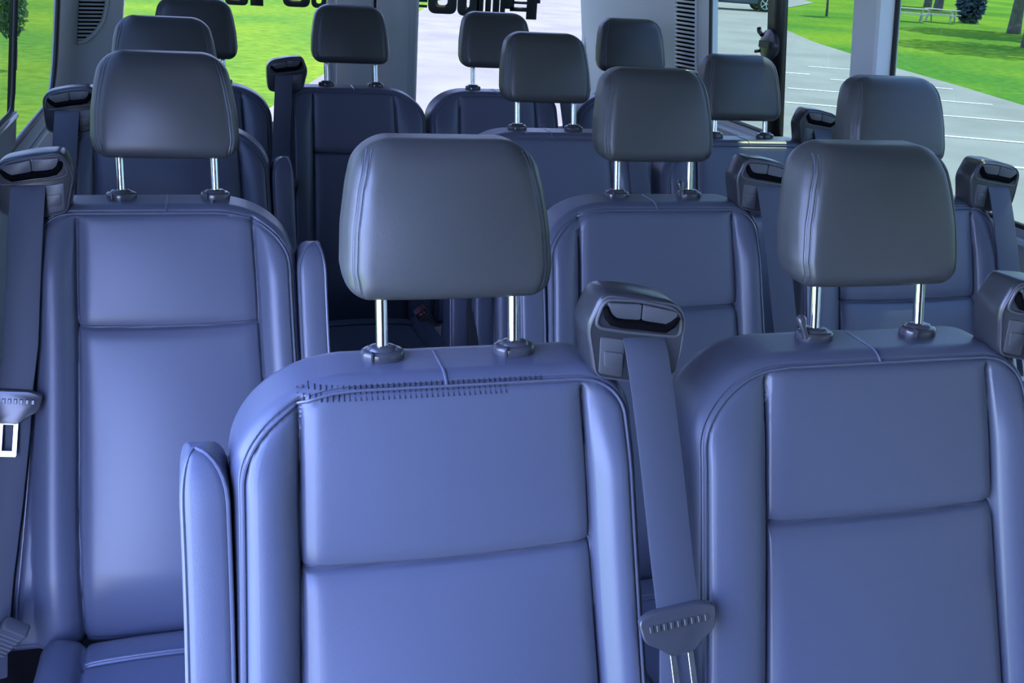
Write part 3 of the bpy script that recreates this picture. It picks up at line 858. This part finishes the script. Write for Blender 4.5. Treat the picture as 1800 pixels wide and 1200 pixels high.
# ------------------------------------------------------------------ outside
def ground_poly(name, pts, z, mat):
    mb = MB(); mb.add([(p[0], p[1], z) for p in pts], [tuple(range(len(pts)))])
    return link(name, mb.mesh(name, mat, smooth=False))
structure(ground_poly('lawn', [(-150, -100), (200, -100), (200, 200), (-150, 200)], GZ - .02, LAWN))
pv = [(-6.5, -12), (-3.2, 1.5), (-1.1, 7), (1.08, 14.1), (2.1, 17.6), (5.85, 30.6), (7.6, 36.6), (9.5, 42), (12.5, 52), (14.5, 62), (40, 70), (34, 56), (27, 47), (22, 39.5), (18.5, 32.1), (16.6, 27), (15.64, 23.6), (14.8, 20.5), (14.07, 17.25), (13.5, 15.06), (12.9, 11), (13.2, 4), (16, -12)]
structure(ground_poly('pavement', pv, GZ, PAVE))
mb = MB()
def stripe(p, q, w=.11):
    p, q = Vector(p), Vector(q); t = (q - p).normalized(); n = Vector((-t.y, t.x)) * w / 2
    mb.add([(v.x, v.y, GZ + .006) for v in (p - n, q - n, q + n, p + n)], [(0, 1, 2, 3)])
dv = Vector((.905, -.425))
for p, l0, l1 in (((9.73, 16.437), 0, 3.4), ((8.68, 14.67), 0, 4.6), ((11.2, 18.1), .35, 2.6), ((9.53, 11.82), -1.5, 3.5), ((10.2, 9.2), -2.0, 3.0), ((12.2, 20.3), .2, 1.2), ((10.5, 6.6), -2, 3)):
    p = Vector(p); stripe(p + dv * l0, p + dv * l1)
stripe((11.0, 18.9), (11.5, 18.67), .14)
structure(simple('pavement_marking_lines', mb, PAINT, angle=None))

def leaves(n, cen, rad, size, rnd):
    v = []; f = []
    for i in range(n):
        d = Vector((rnd.gauss(0, 1), rnd.gauss(0, 1), rnd.gauss(0, 1))).normalized() * (rnd.random() ** .33)
        p = Vector(cen) + Vector((d.x * rad[0], d.y * rad[1], d.z * rad[2]))
        a = Vector((rnd.gauss(0, 1), rnd.gauss(0, 1), rnd.gauss(0, 1))).normalized(); b = a.orthogonal().normalized()
        s_ = size * (.6 + .8 * rnd.random()); o = len(v)
        v += [p - a * s_, p + b * s_ * .5, p + a * s_, p - b * s_ * .5]; f.append((o, o + 1, o + 2, o + 3))
    return v, f
def tree(x, y, trunk_r, h, crown, label, group=None, lean=(0, 0), n=1800, size=.22, seed=1):
    rnd = random.Random(seed)
    r = empty('tree', (x, y, GZ)); tag(r, label, 'tree', group)
    mb = MB(); m = 9
    mb.tube([(lean[0] * t + .04 * math.sin(5 * t + seed), lean[1] * t, -.1 + (h + .1) * t) for t in np.linspace(0, 1, m)], [trunk_r * (1.35 - .25 * min(1, 6 * t) - .45 * t) for t in np.linspace(0, 1, m)], 12)
    for i in range(5):
        a = rnd.random() * 6.3; z = h * (.62 + .07 * i)
        mb.tube([(lean[0] * .7, lean[1] * .7, z), (math.cos(a) * crown[1] * .3, math.sin(a) * crown[1] * .3, z + .5), (math.cos(a) * crown[1] * .7, math.sin(a) * crown[1] * .7, z + 1.0)], [trunk_r * .4, trunk_r * .3, trunk_r * .12], 8)
    link('trunk', mb.mesh('trunk', BARK), r)
    v, f = leaves(n, (lean[0], lean[1], crown[0]), (crown[1], crown[1], crown[2]), size, rnd)
    mb = MB(); mb.add(v, f); me = bpy.data.meshes.new('foliage'); me.from_pydata(mb.v, [], mb.f); me.materials.append(LEAF)
    link('foliage', me, r)
TG = 'trees across the lawn'
tree(30.9, 35.9, .21, 5.5, (6.3, 3.3, 2.4), 'thick-trunked tree on the lawn, standing apart at the right of the side window view', TG, seed=3, n=2200, size=.32)
tree(41.7, 55.0, .22, 6.0, (6.6, 2.4, 2.2), 'nearer of the two slim trunks behind the picnic tables', TG, seed=5, n=1500, size=.32)
tree(44.3, 59.6, .20, 6.0, (6.6, 2.4, 2.2), 'farther of the two slim trunks behind the picnic tables', TG, seed=8, n=1500, size=.34)
tree(25.4, 28.7, .18, 5.5, (6.3, 3.3, 2.4), 'dark trunk cut off by the right edge of the picture', TG, seed=10, n=1600, size=.30)
tree(-2.48, 16.1, .025, 1.1, (1.0, .24, .62), 'small dark-leaved young tree on the lawn outside the left side window', TG, seed=12, n=700, size=.06)
tree(26.0, 41.7, .05, 1.6, (2.2, .62, .9), 'small sapling on the lawn beyond the right window bar', TG, seed=14, n=380, size=.13)
# the shrub beside the picnic tables
sh = empty('shrub', (33.8, 42.3, GZ)); tag(sh, 'dark bluish shrub beside the picnic tables', 'shrub')
v, f = leaves(1600, (0, 0, 0.95), (.62, .62, 1.1), .15, random.Random(4)); me = bpy.data.meshes.new('foliage'); me.from_pydata([tuple(q) for q in v], [], f); me.materials.append(principled('shrub_leaves', (.05, .09, .10), .8)); link('foliage', me, sh)
mb = MB(); mb.tube([(0, 0, -.05), (.05, 0, .5), (.1, .05, 1.3)], [.09, .07, .03], 8); link('stem', mb.mesh('stem', BARK), sh)

def picnic(x, y, rz, label):
    r = empty('picnic_table', (x, y, GZ), rz); r.scale = (.72, .72, .72); tag(r, label, 'table', 'picnic tables on the lawn')
    mb = MB()
    for i in range(5): mb.box(-1.0, 1.0, -.40 + i * .165, -.40 + i * .165 + .145, .72, .76)
    link('table_top', mb.mesh('table_top', WOOD, smooth=False), r)
    for s_ in (-1, 1):
        mb = MB()
        for i in range(2): mb.box(-1.0, 1.0, s_ * .72 - .14 + i * .145, s_ * .72 - .005 + i * .145, .42, .46)
        link('bench', mb.mesh('bench', WOOD, smooth=False), r)
    for sx in (-.7, .7):
        for s_ in (-1, 1):
            mb = MB(); mb.tube([(sx, s_ * .72, 0), (sx, s_ * .22, .74)], .05, 6); link('leg', mb.mesh('leg', WOOD), r)
        mb = MB(); mb.box(sx - .03, sx + .03, -.80, .80, .36, .42); link('crossbar', mb.mesh('crossbar', WOOD, smooth=False), r)
picnic(29.6, 40.9, math.radians(-33), 'pale wooden picnic table on the lawn, left one of the two')
picnic(31.6, 41.4, math.radians(-50), 'wooden picnic table next to the dark shrub')

# parked car beyond the right window
car = empty('car', (22.3, 43.6, GZ), math.radians(-16)); tag(car, 'dark blue-grey car parked on the far side of the pavement', 'car')
mb = MB()
P = round_poly([(-2.2, .30), (2.15, .26), (2.28, .45), (2.22, .72), (1.25, .95), (.55, 1.42), (-1.2, 1.46), (-2.0, 1.05), (-2.25, .95)], .14, 5)
slab(mb, P, -.88, .88, .10, None, 3); link('car_body', mb.mesh('car_body', CARPAINT, angle=40), car)
mb = MB()
for yy in (-.885, .885):
    slab(mb, [(1.1, .97), (.5, 1.36), (-1.05, 1.38), (-1.6, 1.02)], yy - .006, yy + .006, .003)
link('side_window', mb.mesh('side_window', CARGLASS, angle=30), car)
for sx in (-1.38, 1.40):
    for yy in (-.84, .84):
        mb = MB(); n = 28
        mb.rings([[(sx + q * math.cos(2 * math.pi * k / n), yy + o, .33 + q * math.sin(2 * math.pi * k / n)) for k in range(n)] for o, q in ((-.10, .24), (-.11, .31), (-.07, .335), (.07, .335), (.11, .31), (.10, .24))])
        w = link('wheel', mb.mesh('wheel', TYRE), car)
        mb = MB()
        mb.tube([(sx + .215 * math.cos(2 * math.pi * k / n), yy - .105, .33 + .215 * math.sin(2 * math.pi * k / n)) for k in range(n)], .02, 6, closed=True)
        for k in range(5):
            a = 2 * math.pi * k / 5; mb.tube([(sx, yy - .11, .33), (sx + .21 * math.cos(a), yy - .11, .33 + .21 * math.sin(a))], .028, 6)
        link('rim', mb.mesh('rim', STEEL), w)
mb = MB(); mb.box(2.06, 2.24, -.72, -.38, .60, .70); mb.box(2.06, 2.24, .38, .72, .60, .70); link('headlight', mb.mesh('headlight', STEEL, smooth=False), car)
mb = MB(); mb.box(2.10, 2.27, -.5, .5, .34, .50); link('grille', mb.mesh('grille', SLOTBLK, smooth=False), car)

# ------------------------------------------------------------------ light
W = bpy.data.worlds.new('sky'); S.world = W; W.use_nodes = True
N, L = W.node_tree.nodes, W.node_tree.links
bg = N['Background']
tc = N.new('ShaderNodeTexCoord'); sp = N.new('ShaderNodeSeparateXYZ'); r = N.new('ShaderNodeValToRGB')
L.new(tc.outputs['Generated'], sp.inputs[0]); L.new(sp.outputs['Z'], r.inputs[0])
e = r.color_ramp.elements
e[0].position = 0.0; e[0].color = (.46, .555, 1.0, 1)
e[1].position = 0.6; e[1].color = (.235, .36, 1.0, 1)
L.new(r.outputs[0], bg.inputs[0]); bg.inputs[1].default_value = 18.5
sun = bpy.data.lights.new('sun', 'SUN'); sun.energy = 36.0; sun.angle = math.radians(1.5); sun.color = (1.0, .90, .70)
so = bpy.data.objects.new('sun', sun); C.objects.link(so)
dirv = Vector((-.42, -.30, -1.0)); so.rotation_euler = dirv.to_track_quat('-Z', 'Y').to_euler()

# ------------------------------------------------------------------ camera
pit, yaw, roll, f, cz = 0.36214656951274576, 0.29819873846500183, 0.06637196486255495, 1834.3504281429568, 0.4169739542936095
cy, sy, cp, spn = math.cos(yaw), math.sin(yaw), math.cos(pit), math.sin(pit)
right = Vector((cy, -sy, 0)); upv = Vector((spn * sy, spn * cy, cp)); fwd = Vector((cp * sy, cp * cy, -spn))
cr, sr = math.cos(roll), math.sin(roll)
R2 = right * cr + upv * sr; U2 = upv * cr - right * sr
cam = bpy.data.cameras.new('camera'); cam.sensor_width = 36; cam.lens = f / 1800 * 36; cam.clip_end = 500; cam.clip_start = .01
co = bpy.data.objects.new('camera', cam); C.objects.link(co); S.camera = co
M = Matrix(((R2.x, U2.x, -fwd.x, 0), (R2.y, U2.y, -fwd.y, 0), (R2.z, U2.z, -fwd.z, cz + ZT), (0, 0, 0, 1)))
co.matrix_world = M
vs = S.view_settings
vs.view_transform = 'Standard'; vs.look = 'None'; vs.gamma = 1; vs.use_curve_mapping = False; vs.exposure = 0.0
S.cycles.use_denoising = True
S.cycles.max_bounces = 8; S.cycles.transparent_max_bounces = 12
S.cycles.sample_clamp_indirect = 6
